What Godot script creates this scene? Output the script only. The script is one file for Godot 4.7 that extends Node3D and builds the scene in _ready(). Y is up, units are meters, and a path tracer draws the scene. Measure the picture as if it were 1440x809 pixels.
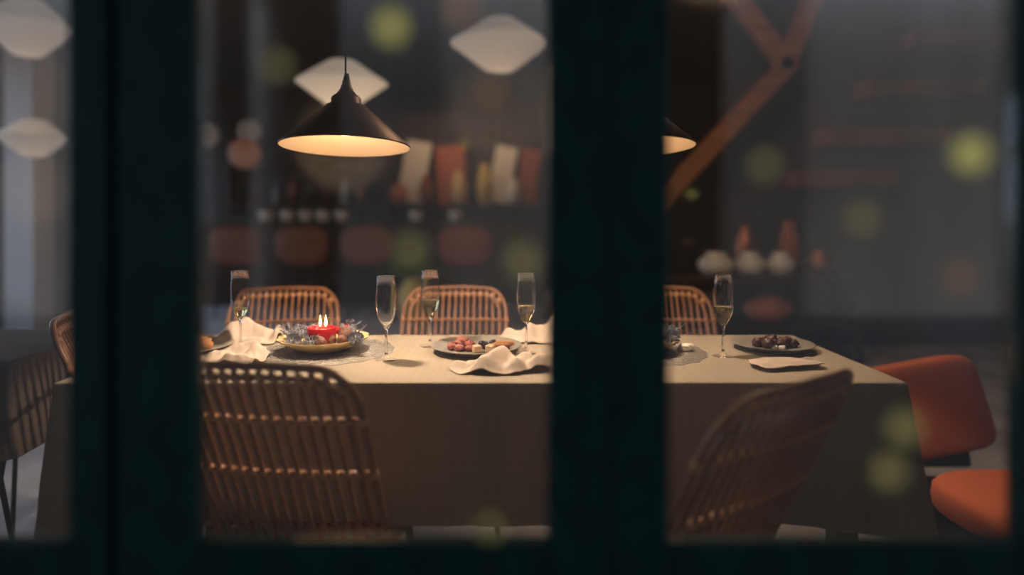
extends Node3D

# ---------- camera model: level lens with a vertical shift ----------
const F := 880.0        # focal length in pixels of the 1440 x 809 frame
const HY := 309.0       # row of the horizon
const EYE := 1.16       # camera height in metres
const WIN := 0.78       # distance to the window
const TOP := 0.75       # table top height

var M := {}
var taken := {}
var rng := RandomNumberGenerator.new()


# ---------- small helpers ----------
func px(x: float, y: float, depth: float) -> Vector3:
	return Vector3((x - 720.0) / F * depth, EYE - (y - HY) / F * depth, -depth)


func on_table(x: float, y: float) -> Vector3:
	var d := (EYE - TOP) * F / (y - HY)
	return Vector3((x - 720.0) / F * d, TOP, -d)


func numbered(called: String) -> String:
	if not taken.has(called):
		taken[called] = 0
		return called
	taken[called] += 1
	return "%s_%03d" % [called, taken[called]]


func thing(called: String, label: String, category: String, at := Vector3.ZERO, turn := 0.0, group := "") -> Node3D:
	var o := Node3D.new()
	o.name = numbered(called)
	add_child(o)
	o.position = at
	o.rotation.y = turn
	o.set_meta("label", label)
	o.set_meta("category", category)
	if group:
		o.set_meta("group", group)
	return o


func structure(called: String) -> Node3D:
	var o := Node3D.new()
	o.name = called
	add_child(o)
	o.set_meta("kind", "structure")
	return o


func part(called: String, mesh: Mesh, m: Material, parent: Node3D, at := Vector3.ZERO, rot := Vector3.ZERO) -> MeshInstance3D:
	var o := MeshInstance3D.new()
	o.name = called
	o.mesh = mesh
	o.material_override = m
	o.position = at
	o.rotation = rot
	parent.add_child(o, true)
	return o


func solo(called: String, mesh: Mesh, m: Material, label: String, category: String, at := Vector3.ZERO, rot := Vector3.ZERO, group := "") -> MeshInstance3D:
	var o := MeshInstance3D.new()
	o.name = numbered(called)
	o.mesh = mesh
	o.material_override = m
	o.position = at
	o.rotation = rot
	add_child(o)
	o.set_meta("label", label)
	o.set_meta("category", category)
	if group:
		o.set_meta("group", group)
	return o


func copy_of(o: Node3D, label := "") -> Node3D:
	var base: String = str(o.name).rstrip("0123456789").rstrip("_")
	var c: Node3D = o.duplicate()
	c.name = numbered(base)
	add_child(c)
	if label:
		c.set_meta("label", label)
	return c


func st() -> SurfaceTool:
	var s := SurfaceTool.new()
	s.begin(Mesh.PRIMITIVE_TRIANGLES)
	s.set_smooth_group(0)
	return s


func done(s: SurfaceTool) -> ArrayMesh:
	s.index()
	s.generate_normals()
	return s.commit()


func quad(s: SurfaceTool, a: Vector3, b: Vector3, c: Vector3, d: Vector3) -> void:
	for p in [a, b, c, a, c, d]:
		s.add_vertex(p)


# rows of points; a grid surface; wrap joins the last column to the first
func grid(s: SurfaceTool, rows: Array, wrap := false, flip := false, uv := false) -> void:
	var n: int = rows[0].size()
	for i in rows.size() - 1:
		for j in (n if wrap else n - 1):
			var k := (j + 1) % n
			var a: Vector3 = rows[i][j]
			var b: Vector3 = rows[i][k]
			var c: Vector3 = rows[i + 1][k]
			var d: Vector3 = rows[i + 1][j]
			var list := [a, b, c, a, c, d]
			if flip:
				list = [a, c, b, a, d, c]
			for p in list:
				s.add_vertex(p)


func lathe(profile: Array, sides := 32, flutes := 0.0) -> ArrayMesh:
	var s := st()
	add_lathe(s, profile, sides, Vector3.ZERO, flutes)
	return done(s)


func add_lathe(s: SurfaceTool, profile: Array, sides := 32, at := Vector3.ZERO, flutes := 0.0) -> void:
	var rows := []
	for p in profile:
		var row := []
		for j in sides:
			var a := TAU * j / sides
			var r: float = p.x
			if flutes > 0.0:
				r *= 1.0 + 0.03 * clampf(p.y / 0.045, 0, 1) * cos(a * flutes)
			row.append(at + Vector3(r * cos(a), p.y, r * sin(a)))
		rows.append(row)
	grid(s, rows, true)


func add_tube(s: SurfaceTool, path: Array, radius, sides := 8, closed := false) -> void:
	var rows := []
	var up := Vector3(0.123, 0.31, 0.94).normalized()
	var n := path.size()
	for i in n:
		var t: Vector3
		if closed:
			t = (path[(i + 1) % n] - path[(i - 1 + n) % n]).normalized()
		else:
			t = (path[mini(i + 1, n - 1)] - path[maxi(i - 1, 0)]).normalized()
		var b := t.cross(up)
		if b.length() < 0.05:
			b = t.cross(Vector3(1, 0, 0))
		b = b.normalized()
		var nn := b.cross(t).normalized()
		up = nn
		var r: float = radius[i] if radius is Array else radius
		var row := []
		for j in sides:
			var a := TAU * j / sides
			row.append(path[i] + (nn * cos(a) + t.cross(nn) * sin(a)) * r)
		rows.append(row)
	if closed:
		rows.append(rows[0])
	else:
		var c0 := []
		var c1 := []
		for j in sides:
			c0.append(path[0])
			c1.append(path[n - 1])
		rows.push_front(c0)
		rows.append(c1)
	grid(s, rows, true, true)


func tube(path: Array, radius, sides := 8, closed := false) -> ArrayMesh:
	var s := st()
	add_tube(s, path, radius, sides, closed)
	return done(s)


# box with chamfered edges
func add_box(s: SurfaceTool, size: Vector3, at := Vector3.ZERO, bevel := 0.004, basis := Basis.IDENTITY) -> void:
	var h := size * 0.5
	var b := minf(bevel, minf(h.x, minf(h.y, h.z)) * 0.9)
	s.set_smooth_group(-1)
	var f := func(v: Vector3) -> Vector3: return at + basis * v
	for ax in 3:
		var u := (ax + 1) % 3
		var w := (ax + 2) % 3
		for sg in [-1.0, 1.0]:
			var q := []
			for k in [[-1, -1], [1, -1], [1, 1], [-1, 1]]:
				var v := Vector3.ZERO
				v[ax] = sg * h[ax]
				v[u] = k[0] * (h[u] - b)
				v[w] = k[1] * (h[w] - b)
				q.append(f.call(v))
			if sg > 0:
				q.reverse()
			quad(s, q[0], q[1], q[2], q[3])
		# edges along ax
		for k in [[-1, -1], [1, -1], [1, 1], [-1, 1]]:
			var p := []
			for e in [[-1.0, 0], [1.0, 0], [1.0, 1], [-1.0, 1]]:
				var v := Vector3.ZERO
				v[ax] = e[0] * (h[ax] - b)
				v[u] = k[0] * (h[u] if e[1] == 0 else h[u] - b)
				v[w] = k[1] * (h[w] - b if e[1] == 0 else h[w])
				p.append(f.call(v))
			if k[0] * k[1] > 0:
				p.reverse()
			quad(s, p[0], p[1], p[2], p[3])
	for x in [-1.0, 1.0]:
		for y in [-1.0, 1.0]:
			for z in [-1.0, 1.0]:
				var a: Vector3 = f.call(Vector3(x * h.x, y * (h.y - b), z * (h.z - b)))
				var c: Vector3 = f.call(Vector3(x * (h.x - b), y * h.y, z * (h.z - b)))
				var d: Vector3 = f.call(Vector3(x * (h.x - b), y * (h.y - b), z * h.z))
				var tri := [a, d, c] if x * y * z > 0 else [a, c, d]
				for p in tri:
					s.add_vertex(p)


func box(size: Vector3, bevel := 0.004) -> ArrayMesh:
	var s := st()
	add_box(s, size, Vector3.ZERO, bevel)
	return done(s)


# soft cushion: superellipsoid
func pillow(size: Vector3, e1 := 0.35, e2 := 0.35, nu := 28, nv := 14) -> ArrayMesh:
	var s := st()
	var rows := []
	for i in nv + 1:
		var v := -PI / 2 + PI * i / nv
		var row := []
		for j in nu:
			var u := TAU * j / nu
			var cv := pow(absf(cos(v)), e1) * signf(cos(v))
			var sv := pow(absf(sin(v)), e1) * signf(sin(v))
			if i == 0 or i == nv:
				cv = 0.0
			var cu := pow(absf(cos(u)), e2) * signf(cos(u))
			var su := pow(absf(sin(u)), e2) * signf(sin(u))
			row.append(Vector3(size.x * 0.5 * cv * cu, size.y * 0.5 * sv, size.z * 0.5 * cv * su))
		rows.append(row)
	grid(s, rows, true)
	return done(s)


func blob(r: Vector3, rough: float, seed_: int, nu := 18, nv := 10) -> ArrayMesh:
	var nz := FastNoiseLite.new()
	nz.seed = seed_
	nz.frequency = 1.1
	var s := st()
	var rows := []
	for i in nv + 1:
		var v := -PI / 2 + PI * i / nv
		var row := []
		for j in nu:
			var u := TAU * j / nu
			var d := Vector3(cos(v) * cos(u), sin(v), cos(v) * sin(u))
			if i == 0 or i == nv:
				d = Vector3(0, signf(sin(v)), 0)
			row.append(d * r * (1.0 + rough * nz.get_noise_3d(d.x * 2.6, d.y * 2.6, d.z * 2.6)))
		rows.append(row)
	grid(s, rows, true)
	return done(s)


# ---------- materials ----------
func mat(name_: String, c: Color, rough := 0.7, metal := 0.0) -> StandardMaterial3D:
	var m := StandardMaterial3D.new()
	m.resource_name = name_
	m.albedo_color = c
	m.roughness = rough
	m.metallic = metal
	M[name_] = m
	return m


func noise_tex(freq: float, ramp: Array, seed_ := 1, size := 512, stretch := Vector2.ONE) -> Texture2D:
	# computed colour noise, tiled by mirroring in the triplanar lookup
	var nz := FastNoiseLite.new()
	nz.seed = seed_
	nz.frequency = freq
	nz.fractal_octaves = 4
	var g := Gradient.new()
	g.offsets = PackedFloat32Array([0.0, 0.5, 1.0])
	g.colors = PackedColorArray(ramp)
	var im := Image.create(size, size, false, Image.FORMAT_RGB8)
	for y in size:
		for x in size:
			# seamless on a torus
			var a := TAU * x / size
			var b := TAU * y / size
			var v := nz.get_noise_3d(cos(a) * 40 * stretch.x + 7 * cos(b) * stretch.y, sin(a) * 40 * stretch.x + 7 * sin(b) * stretch.y, (cos(b) + sin(b) * 0.6) * 40 * stretch.y)
			im.set_pixel(x, y, g.sample(clampf(v * 0.9 + 0.5, 0, 1)))
	return ImageTexture.create_from_image(im)


func weave_tex(base: Color, vary: float, size := 512, threads := 96) -> Array:
	# plain-weave linen: colour and height
	var col := Image.create(size, size, false, Image.FORMAT_RGB8)
	var hei := Image.create(size, size, false, Image.FORMAT_RGB8)
	var r := RandomNumberGenerator.new()
	r.seed = 77
	var warp := []
	var weft := []
	for i in threads:
		warp.append(r.randf_range(-1, 1))
		weft.append(r.randf_range(-1, 1))
	for y in size:
		for x in size:
			var fx := float(x) / size * threads
			var fy := float(y) / size * threads
			var ix := int(fx)
			var iy := int(fy)
			var over := (ix + iy) % 2 == 0
			var hx := sin(PI * (fx - ix))
			var hy := sin(PI * (fy - iy))
			var h := (hx * 0.7 + 0.3 * hy) if over else (hy * 0.7 + 0.3 * hx)
			var t: float = (warp[ix] if over else weft[iy])
			var k := 1.0 + vary * t
			col.set_pixel(x, y, Color(base.r * k, base.g * k, base.b * k))
			hei.set_pixel(x, y, Color(h, h, h))
	return [ImageTexture.create_from_image(col), ImageTexture.create_from_image(hei)]


func wood_tex(a: Color, b: Color, seed_: int, size := 512) -> Texture2D:
	var nz := FastNoiseLite.new()
	nz.seed = seed_
	nz.frequency = 0.02
	nz.fractal_octaves = 4
	var im := Image.create(size, size, false, Image.FORMAT_RGB8)
	for y in size:
		for x in size:
			var an := TAU * x / size
			var bn := TAU * y / size
			var v := nz.get_noise_3d(cos(an) * 12, sin(an) * 12, 160 * cos(bn)) * 0.6 + nz.get_noise_3d(cos(an) * 10 + 90, sin(an) * 10, 520 * sin(bn)) * 0.5
			im.set_pixel(x, y, a.lerp(b, clampf(v + 0.5, 0, 1)))
	return ImageTexture.create_from_image(im)


func triplanar(m: StandardMaterial3D, t: Texture2D, scale_: float, h: Texture2D = null, hs := 0.0, world := true) -> void:
	m.albedo_texture = t
	m.uv1_triplanar = true
	m.uv1_world_triplanar = world
	m.uv1_scale = Vector3.ONE * scale_
	if h:
		m.heightmap_enabled = true
		m.heightmap_texture = h
		m.heightmap_scale = hs


func make_materials() -> void:
	var m := mat("frame_green", Color8(25, 53, 51), 0.6)
	m.metallic_specular = 0.25
	triplanar(m, noise_tex(0.05, [Color(0.8, 0.8, 0.8), Color(0.95, 0.95, 0.95), Color(1, 1, 1)], 3, 256), 2.0)
	var w := weave_tex(Color(0.95, 0.95, 0.95), 0.045)
	m = mat("table_linen", Color8(188, 171, 146), 0.95)
	triplanar(m, w[0], 5.0, w[1], 0.12)
	m = mat("napkin_linen", Color8(214, 193, 172), 0.95)
	triplanar(m, w[0], 10.0, w[1], 0.03)
	m = mat("brown_linen", Color8(92, 78, 68), 0.95)
	triplanar(m, w[0], 6.0, w[1], 0.05)
	m = mat("rattan", Color8(184, 124, 80), 0.42)
	triplanar(m, wood_tex(Color(0.62, 0.58, 0.52), Color(1, 1, 1), 5, 256), 9.0, null, 0.0, false)
	m.clearcoat_enabled = true
	m.clearcoat = 0.25
	m.clearcoat_roughness = 0.3
	m = mat("rattan_binding", Color8(204, 150, 102), 0.32)
	m.clearcoat_enabled = true
	m.clearcoat = 0.4
	mat("cushion_red", Color8(150, 62, 58), 0.9)
	mat("black_metal", Color8(22, 21, 21), 0.4, 0.6)
	mat("lamp_bronze", Color8(100, 74, 62), 0.42, 0.45)
	mat("lamp_inside", Color8(242, 218, 192), 0.55)
	mat("cord_black", Color8(14, 13, 13), 0.7)
	m = mat("flute_glass", Color(1, 1, 1, 0.0), 0.0)
	m.refraction_enabled = true
	m.refraction_scale = 0.05
	m = mat("foot_glass", Color(1, 1, 1, 0.0), 0.02)
	m.transparency = BaseMaterial3D.TRANSPARENCY_ALPHA
	m = mat("champagne", Color(0.93, 0.9, 0.68, 0.0), 0.0)
	m.refraction_enabled = true
	m.refraction_scale = 0.033
	m = mat("window_glass", Color(1, 1, 1, 0.0), 0.055)
	m.transparency = BaseMaterial3D.TRANSPARENCY_ALPHA
	mat("porcelain_grey", Color8(146, 138, 126), 0.3)
	mat("porcelain_white", Color8(225, 222, 214), 0.3)
	mat("bowl_cream", Color8(214, 186, 134), 0.45)
	m = mat("candle_wax", Color8(182, 8, 18), 0.4)
	m.subsurf_scatter_enabled = true
	m.subsurf_scatter_strength = 0.3
	m = mat("flame", Color8(255, 220, 150))
	m.emission_enabled = true
	m.emission = Color8(255, 205, 130)
	m.emission_energy_multiplier = 9.0
	m = mat("bulb_warm", Color8(255, 230, 190))
	m.emission_enabled = true
	m.emission = Color8(255, 214, 160)
	m.emission_energy_multiplier = 7.0
	mat("wick", Color8(30, 24, 20))
	mat("walnut", Color8(118, 76, 54), 0.65)
	mat("pine_silver", Color8(150, 150, 158), 0.7)
	mat("cheese", Color8(226, 190, 150), 0.6)
	mat("ham", Color8(156, 88, 72), 0.5)
	mat("berry", Color8(40, 30, 44), 0.3)
	mat("bread", Color8(176, 120, 76), 0.85)
	mat("chocolate", Color8(64, 32, 20), 0.35)
	mat("cream", Color8(232, 220, 200), 0.6)
	m = mat("doily", Color8(196, 192, 186), 0.3, 0.3)
	m = mat("floor", Color8(204, 204, 210), 0.5)
	triplanar(m, noise_tex(0.03, [Color(0.78, 0.78, 0.8), Color(0.9, 0.9, 0.9), Color(1, 1, 1)], 9), 0.5)
	m = mat("wall_dark", Color8(58, 54, 54), 0.9)
	m = mat("wall_grey", Color8(92, 92, 96), 0.9)
	m = mat("column_white", Color8(160, 160, 162), 0.8)
	mat("ceiling", Color8(52, 50, 50), 0.9)
	m = mat("timber", Color8(150, 102, 72), 0.6)
	triplanar(m, wood_tex(Color(0.7, 0.66, 0.62), Color(1, 1, 1), 11, 256), 1.5, null, 0, false)
	m = mat("plank_red", Color8(126, 76, 66), 0.8)
	triplanar(m, wood_tex(Color(0.7, 0.66, 0.62), Color(1, 1, 1), 12, 256), 1.5, null, 0, false)
	m = mat("bar_wood", Color8(66, 46, 38), 0.5)
	triplanar(m, wood_tex(Color(0.7, 0.66, 0.62), Color(1, 1, 1), 13, 256), 1.2, null, 0, false)
	mat("leather_tan", Color8(116, 66, 40), 0.5)
	mat("leather_red", Color8(132, 60, 42), 0.6)
	mat("orange_fabric", Color8(224, 116, 72), 0.85)
	mat("terracotta", Color8(164, 96, 70), 0.6)
	mat("copper", Color8(150, 94, 68), 0.4, 0.8)
	mat("jar_yellow", Color8(200, 178, 96), 0.5)
	mat("leaf_green", Color8(78, 110, 46), 0.6)
	m = mat("bottle_green", Color8(34, 52, 34), 0.15)
	m = mat("bottle_brown", Color8(70, 36, 20), 0.15)
	m = mat("bottle_blue", Color8(140, 158, 170), 0.15)
	for g in [["shade_white", Color8(255, 232, 206), 0.3], ["shade_dim", Color8(246, 232, 220), 0.14], ["globe_white", Color8(255, 238, 222), 0.04], ["globe_amber", Color8(255, 130, 66), 0.07]]:
		m = mat(g[0], Color8(172, 166, 158), 0.8)
		m.emission_enabled = true
		m.emission = g[1]
		m.emission_energy_multiplier = g[2]
	for g in [["bulb_lime", Color8(190, 186, 100), 0.62], ["bulb_olive", Color8(156, 148, 82), 0.42], ["bulb_amber", Color8(190, 134, 78), 0.36]]:
		m = mat(g[0], Color8(84, 84, 62), 0.3)
		m.emission_enabled = true
		m.emission = g[1]
		m.emission_energy_multiplier = g[2]
	mat("added_strip", Color8(255, 220, 180))  # glow of the added strip above the back shelf
	M.added_strip.emission_enabled = true
	M.added_strip.emission = Color8(255, 200, 140)
	M.added_strip.emission_energy_multiplier = 1.2
	m = mat("facade_plaster", Color8(212, 192, 172), 0.9)
	mat("blend_panel_grey", Color8(150, 140, 130), 0.8)  # in-between tone for the panels that soften the mirrored edge
	m = mat("paving", Color8(116, 114, 112), 0.85)
	triplanar(m, noise_tex(0.05, [Color(0.75, 0.75, 0.75), Color(0.9, 0.9, 0.9), Color(1, 1, 1)], 21, 256), 0.7)


func lamp_light(at: Vector3, energy: float, color: Color, size_ := 0.03) -> OmniLight3D:
	var l := OmniLight3D.new()
	l.name = "lamp_glow"
	l.light_energy = energy
	l.light_color = color
	l.light_size = size_
	l.omni_range = 14
	l.omni_attenuation = 2.0
	l.shadow_enabled = true
	l.position = at
	return l


# ---------- set-up ----------
func set_up() -> void:
	var cam := Camera3D.new()
	cam.name = "camera"
	add_child(cam)
	cam.position = Vector3(0, EYE, 0)
	var att := CameraAttributesPhysical.new()
	att.frustum_focal_length = 35.0
	att.frustum_focus_distance = 1.82
	att.exposure_aperture = 35.0 / 35.0   # a 35 mm opening
	att.frustum_near = 0.05
	att.frustum_far = 200.0
	cam.attributes = att
	cam.projection = Camera3D.PROJECTION_FRUSTUM
	cam.keep_aspect = Camera3D.KEEP_HEIGHT
	cam.near = 0.05
	cam.far = 200.0
	cam.size = 809.0 / F * 0.05
	cam.frustum_offset = Vector2(0, -(404.5 - HY) / F * 0.05)
	cam.current = true

	var env := Environment.new()
	env.background_mode = Environment.BG_SKY
	var sky := Sky.new()
	var sm := ProceduralSkyMaterial.new()
	sm.sky_top_color = Color8(156, 180, 212)
	sm.sky_horizon_color = Color8(184, 200, 220)
	sm.ground_bottom_color = Color8(90, 90, 92)
	sm.ground_horizon_color = Color8(120, 120, 122)
	sm.sky_energy_multiplier = 1.0
	sky.sky_material = sm
	env.sky = sky
	env.tonemap_mode = Environment.TONE_MAPPER_LINEAR
	env.tonemap_exposure = 1.0
	env.background_energy_multiplier = 4.5
	env.sdfgi_enabled = true
	env.ssao_enabled = true
	env.ssil_enabled = true
	var we := WorldEnvironment.new()
	we.name = "surroundings"
	we.environment = env
	add_child(we)


# ---------- room ----------
const XL := -5.5
const XR := 4.7
const ZB := -10.0
const CEIL := 3.3

func slab(called: String, size: Vector3, at: Vector3, m: Material, parent: Node3D) -> void:
	var s := BoxMesh.new()
	s.size = size
	part(called, s, m, parent, at)


func build_room() -> void:
	var f := structure("floor")
	slab("slab", Vector3(XR - XL + 0.6, 0.2, -ZB - WIN + 0.4), Vector3((XL + XR) / 2, -0.1, (ZB - WIN) / 2), M.floor, f)
	var c := structure("ceiling")
	slab("slab", Vector3(XR - XL + 0.6, 0.2, -ZB - WIN + 0.4), Vector3((XL + XR) / 2, CEIL + 0.1, (ZB - WIN) / 2), M.ceiling, c)
	var b := structure("wall_back")
	slab("masonry", Vector3(XR - XL + 0.6, CEIL, 0.2), Vector3((XL + XR) / 2, CEIL / 2, ZB - 0.1), M.wall_dark, b)
	var r := structure("wall_right")
	slab("masonry", Vector3(0.2, CEIL, -ZB - WIN), Vector3(XR + 0.1, CEIL / 2, (ZB - WIN) / 2), M.wall_dark, r)
	# left wall with a tall glazed opening between 3.2 m and 6.4 m from the camera
	var l := structure("wall_left")
	slab("masonry", Vector3(0.2, CEIL, 1.6), Vector3(XL - 0.1, CEIL / 2, -7.2), M.wall_grey, l)
	slab("masonry", Vector3(0.2, 0.35, 2.0), Vector3(XL - 0.1, 0.175, -9.0), M.wall_grey, l)
	slab("masonry", Vector3(0.2, 0.4, 2.0), Vector3(XL - 0.1, CEIL - 0.2, -9.0), M.wall_grey, l)
	var w5 := structure("window_5")  # added out of view to bring daylight onto the back floor
	for k in 3:
		part("mullion", box(Vector3(0.06, 2.55, 0.06), 0.006), M.frame_green, w5, Vector3(XL - 0.1, 1.625, -8.03 - k * 0.97))
	part("rail", box(Vector3(0.06, 0.06, 2.0), 0.006), M.frame_green, w5, Vector3(XL - 0.1, 0.38, -9.0))
	part("rail", box(Vector3(0.06, 0.06, 2.0), 0.006), M.frame_green, w5, Vector3(XL - 0.1, 2.87, -9.0))
	for k in 2:
		part("pane", box(Vector3(0.006, 2.43, 0.91), 0.001), M.window_glass, w5, Vector3(XL - 0.1, 1.625, -8.515 - k * 0.97))
	slab("masonry", Vector3(0.2, CEIL, 2.2), Vector3(XL - 0.1, CEIL / 2, -2.0), M.wall_grey, l)
	slab("masonry", Vector3(0.2, 0.35, 3.3), Vector3(XL - 0.1, 0.175, -4.75), M.wall_grey, l)
	slab("masonry", Vector3(0.2, 0.4, 3.3), Vector3(XL - 0.1, CEIL - 0.2, -4.75), M.wall_grey, l)
	var w := structure("window_4")
	for k in 4:
		part("mullion", box(Vector3(0.06, 2.55, 0.06), 0.006), M.frame_green, w, Vector3(XL - 0.1, 1.625, -3.13 - k * 1.08))
	part("rail", box(Vector3(0.06, 0.06, 3.24), 0.006), M.frame_green, w, Vector3(XL - 0.1, 0.38, -4.75))
	part("rail", box(Vector3(0.06, 0.06, 3.24), 0.006), M.frame_green, w, Vector3(XL - 0.1, 2.87, -4.75))
	for k in 3:
		part("pane", box(Vector3(0.006, 2.43, 1.02), 0.001), M.window_glass, w, Vector3(XL - 0.1, 1.625, -3.67 - k * 1.08))
	# front wall round the window the camera looks through
	var x0 := -1.10
	var x1 := 1.06
	var f2 := structure("wall_front")
	var top := 2.35
	var low := 0.66
	slab("masonry", Vector3(x0 - XL, CEIL, 0.2), Vector3((x0 + XL) / 2, CEIL / 2, -WIN - 0.06), M.wall_dark, f2)
	slab("masonry", Vector3(XR - x1, CEIL, 0.2), Vector3((x1 + XR) / 2, CEIL / 2, -WIN - 0.06), M.wall_dark, f2)
	slab("masonry", Vector3(x1 - x0, low, 0.2), Vector3((x1 + x0) / 2, low / 2, -WIN - 0.06), M.wall_dark, f2)
	slab("masonry", Vector3(x1 - x0, CEIL - top, 0.2), Vector3((x1 + x0) / 2, (CEIL + top) / 2, -WIN - 0.06), M.wall_dark, f2)
	build_front_window(x0, x1, low, top)
	# partition behind the stair-stepped planks
	var p := structure("wall_partition")
	slab("masonry", Vector3(2.75, CEIL, 0.14), Vector3(XR - 1.375, CEIL / 2, -5.85), M.wall_dark, p)
	# outside: paving, the house across the lane and an added cover that blocks the sky
	var g := structure("ground_paving")
	slab("slab", Vector3(30, 0.2, 7.0), Vector3(0, -0.1, 7.0 / 2 - WIN + 0.04), M.paving, g)
	slab("slab", Vector3(14, 0.2, 16.0), Vector3(XL - 7.2, -0.1, -8.6), M.paving, g)
	var cn := structure("ceiling_sky_blocker")
	slab("sky_blocker", Vector3(24, 0.12, 5.8), Vector3(0, 4.3, 5.8 / 2 - WIN - 0.1), M.wall_dark, cn)  # added overhead, unseen, to keep sky light off the window front
	slab("leak_blocker", Vector3(24, 1.0, 0.16), Vector3(0, 3.76, -WIN - 0.06), M.wall_dark, cn)  # added to stop sky light leaking in above the front wall
	build_facade()


func build_front_window(x0: float, x1: float, low: float, top: float) -> void:
	# pane edges read off the photograph at the window plane
	var e := []
	for x in [105.0, 283.0, 770.0, 938.0, 1425.0]:
		e.append((x - 720.0) / F * WIN)
	var panes := [[e[0] - 0.43, e[0]], [e[1], e[2]], [e[3], e[4]]]
	var y0 := EYE - (757.0 - HY) / F * WIN
	var y1 := top - 0.12
	var z := -WIN
	var stile := [[0.055, 0.047], [0.098, 0.0740], [0.0740, 0.055]]
	var k := 1
	for p in panes:
		var w := structure("window_%d" % k)
		var sl: float = stile[k - 1][0]
		var sr: float = stile[k - 1][1]
		part("stile", box(Vector3(sl, y1 - y0 + 0.14, 0.03), 0.004), M.frame_green, w, Vector3(p[0] - sl / 2, (y0 + y1) / 2, z))
		part("stile", box(Vector3(sr, y1 - y0 + 0.14, 0.03), 0.004), M.frame_green, w, Vector3(p[1] + sr / 2, (y0 + y1) / 2, z))
		part("bottom_rail", box(Vector3(p[1] - p[0], 0.07, 0.026), 0.004), M.frame_green, w, Vector3((p[0] + p[1]) / 2, y0 - 0.035, z))
		part("top_rail", box(Vector3(p[1] - p[0], 0.07, 0.026), 0.004), M.frame_green, w, Vector3((p[0] + p[1]) / 2, y1 + 0.035, z))
		for dz in [0.004, -0.003, -0.010]:
			part("pane", box(Vector3(p[1] - p[0] - 0.002, y1 - y0 - 0.002, 0.004), 0.0005), M.window_glass, w, Vector3((p[0] + p[1]) / 2, (y0 + y1) / 2, z + dz))
		k += 1
	# fixed frame behind and between the sashes
	var t := structure("trim_1")
	part("sill", box(Vector3(x1 - x0, 0.03, 0.2), 0.004), M.frame_green, t, Vector3((x0 + x1) / 2, low + 0.014, z - 0.05))
	part("head", box(Vector3(x1 - x0, 0.05, 0.08), 0.004), M.frame_green, t, Vector3((x0 + x1) / 2, top - 0.025, z - 0.02))
	for q in [[x0, panes[0][0] - 0.055], [e[0] + 0.047, e[1] - 0.098], [e[4] + 0.055, x1]]:
		part("post", box(Vector3(q[1] - q[0] + 0.004, top - low - 0.08, 0.05), 0.003), M.frame_green, t, Vector3((q[0] + q[1]) / 2, (top + low) / 2 - 0.01, z - 0.028))


func build_facade() -> void:
	# the light plastered house across the lane, which the panes mirror
	var h := thing("house_facade", "pale plastered house front with dark doorways across the lane", "building", Vector3(0, 0, 6.0))
	var d := 7.0 + 2 * WIN - 1.0
	var open := [[285.0, 545.0], [905.0, 1070.0], [105.0, 240.0]]
	var xs := []
	for o in open:
		xs.append([(o[0] - 720) / F * d, (o[1] - 720) / F * d])
	xs.sort_custom(func(a, b): return a[0] < b[0])
	var last := -9.0
	for o in xs:
		slab("pier", Vector3(o[0] - last, 6.0, 0.3), Vector3((o[0] + last) / 2, 3.0, 0.15), M.facade_plaster, h)
		slab("lintel", Vector3(o[1] - o[0], 1.9, 0.3), Vector3((o[0] + o[1]) / 2, 5.05, 0.15), M.facade_plaster, h)
		last = o[1]
	# the rooms behind the open doorways
	slab("room_wall", Vector3(18.0, 6.0, 0.2), Vector3(0, 3.0, 4.4), M.facade_plaster, h)
	slab("room_ceiling", Vector3(18.0, 0.2, 4.2), Vector3(0, 4.6, 2.3), M.facade_plaster, h)
	slab("room_floor", Vector3(18.0, 0.1, 4.4), Vector3(0, -0.05, 2.4), M.paving, h)
	for x in [-9.0, -3.2, 1.0, 9.0]:
		slab("room_partition", Vector3(0.2, 4.6, 4.1), Vector3(x, 2.3, 2.35), M.facade_plaster, h)
	# mid-grey panels added to soften the mirrored edges of the doorways
	for q in [[480.0, 545.0, "blend_panel_grey"], [545.0, 620.0, "blend_panel_grey"], [1020.0, 1070.0, "blend_panel_grey"], [1070.0, 1130.0, "blend_panel_grey"]]:
		var a: float = (q[0] - 720) / F * d
		var b: float = (q[1] - 720) / F * d
		slab("blend_panel", Vector3(b - a, 4.1, 0.05), Vector3((a + b) / 2, 2.05, -0.03), M[q[2]], h)
	slab("pier", Vector3(9.0 - last, 6.0, 0.3), Vector3((9.0 + last) / 2, 3.0, 0.15), M.facade_plaster, h)


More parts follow.
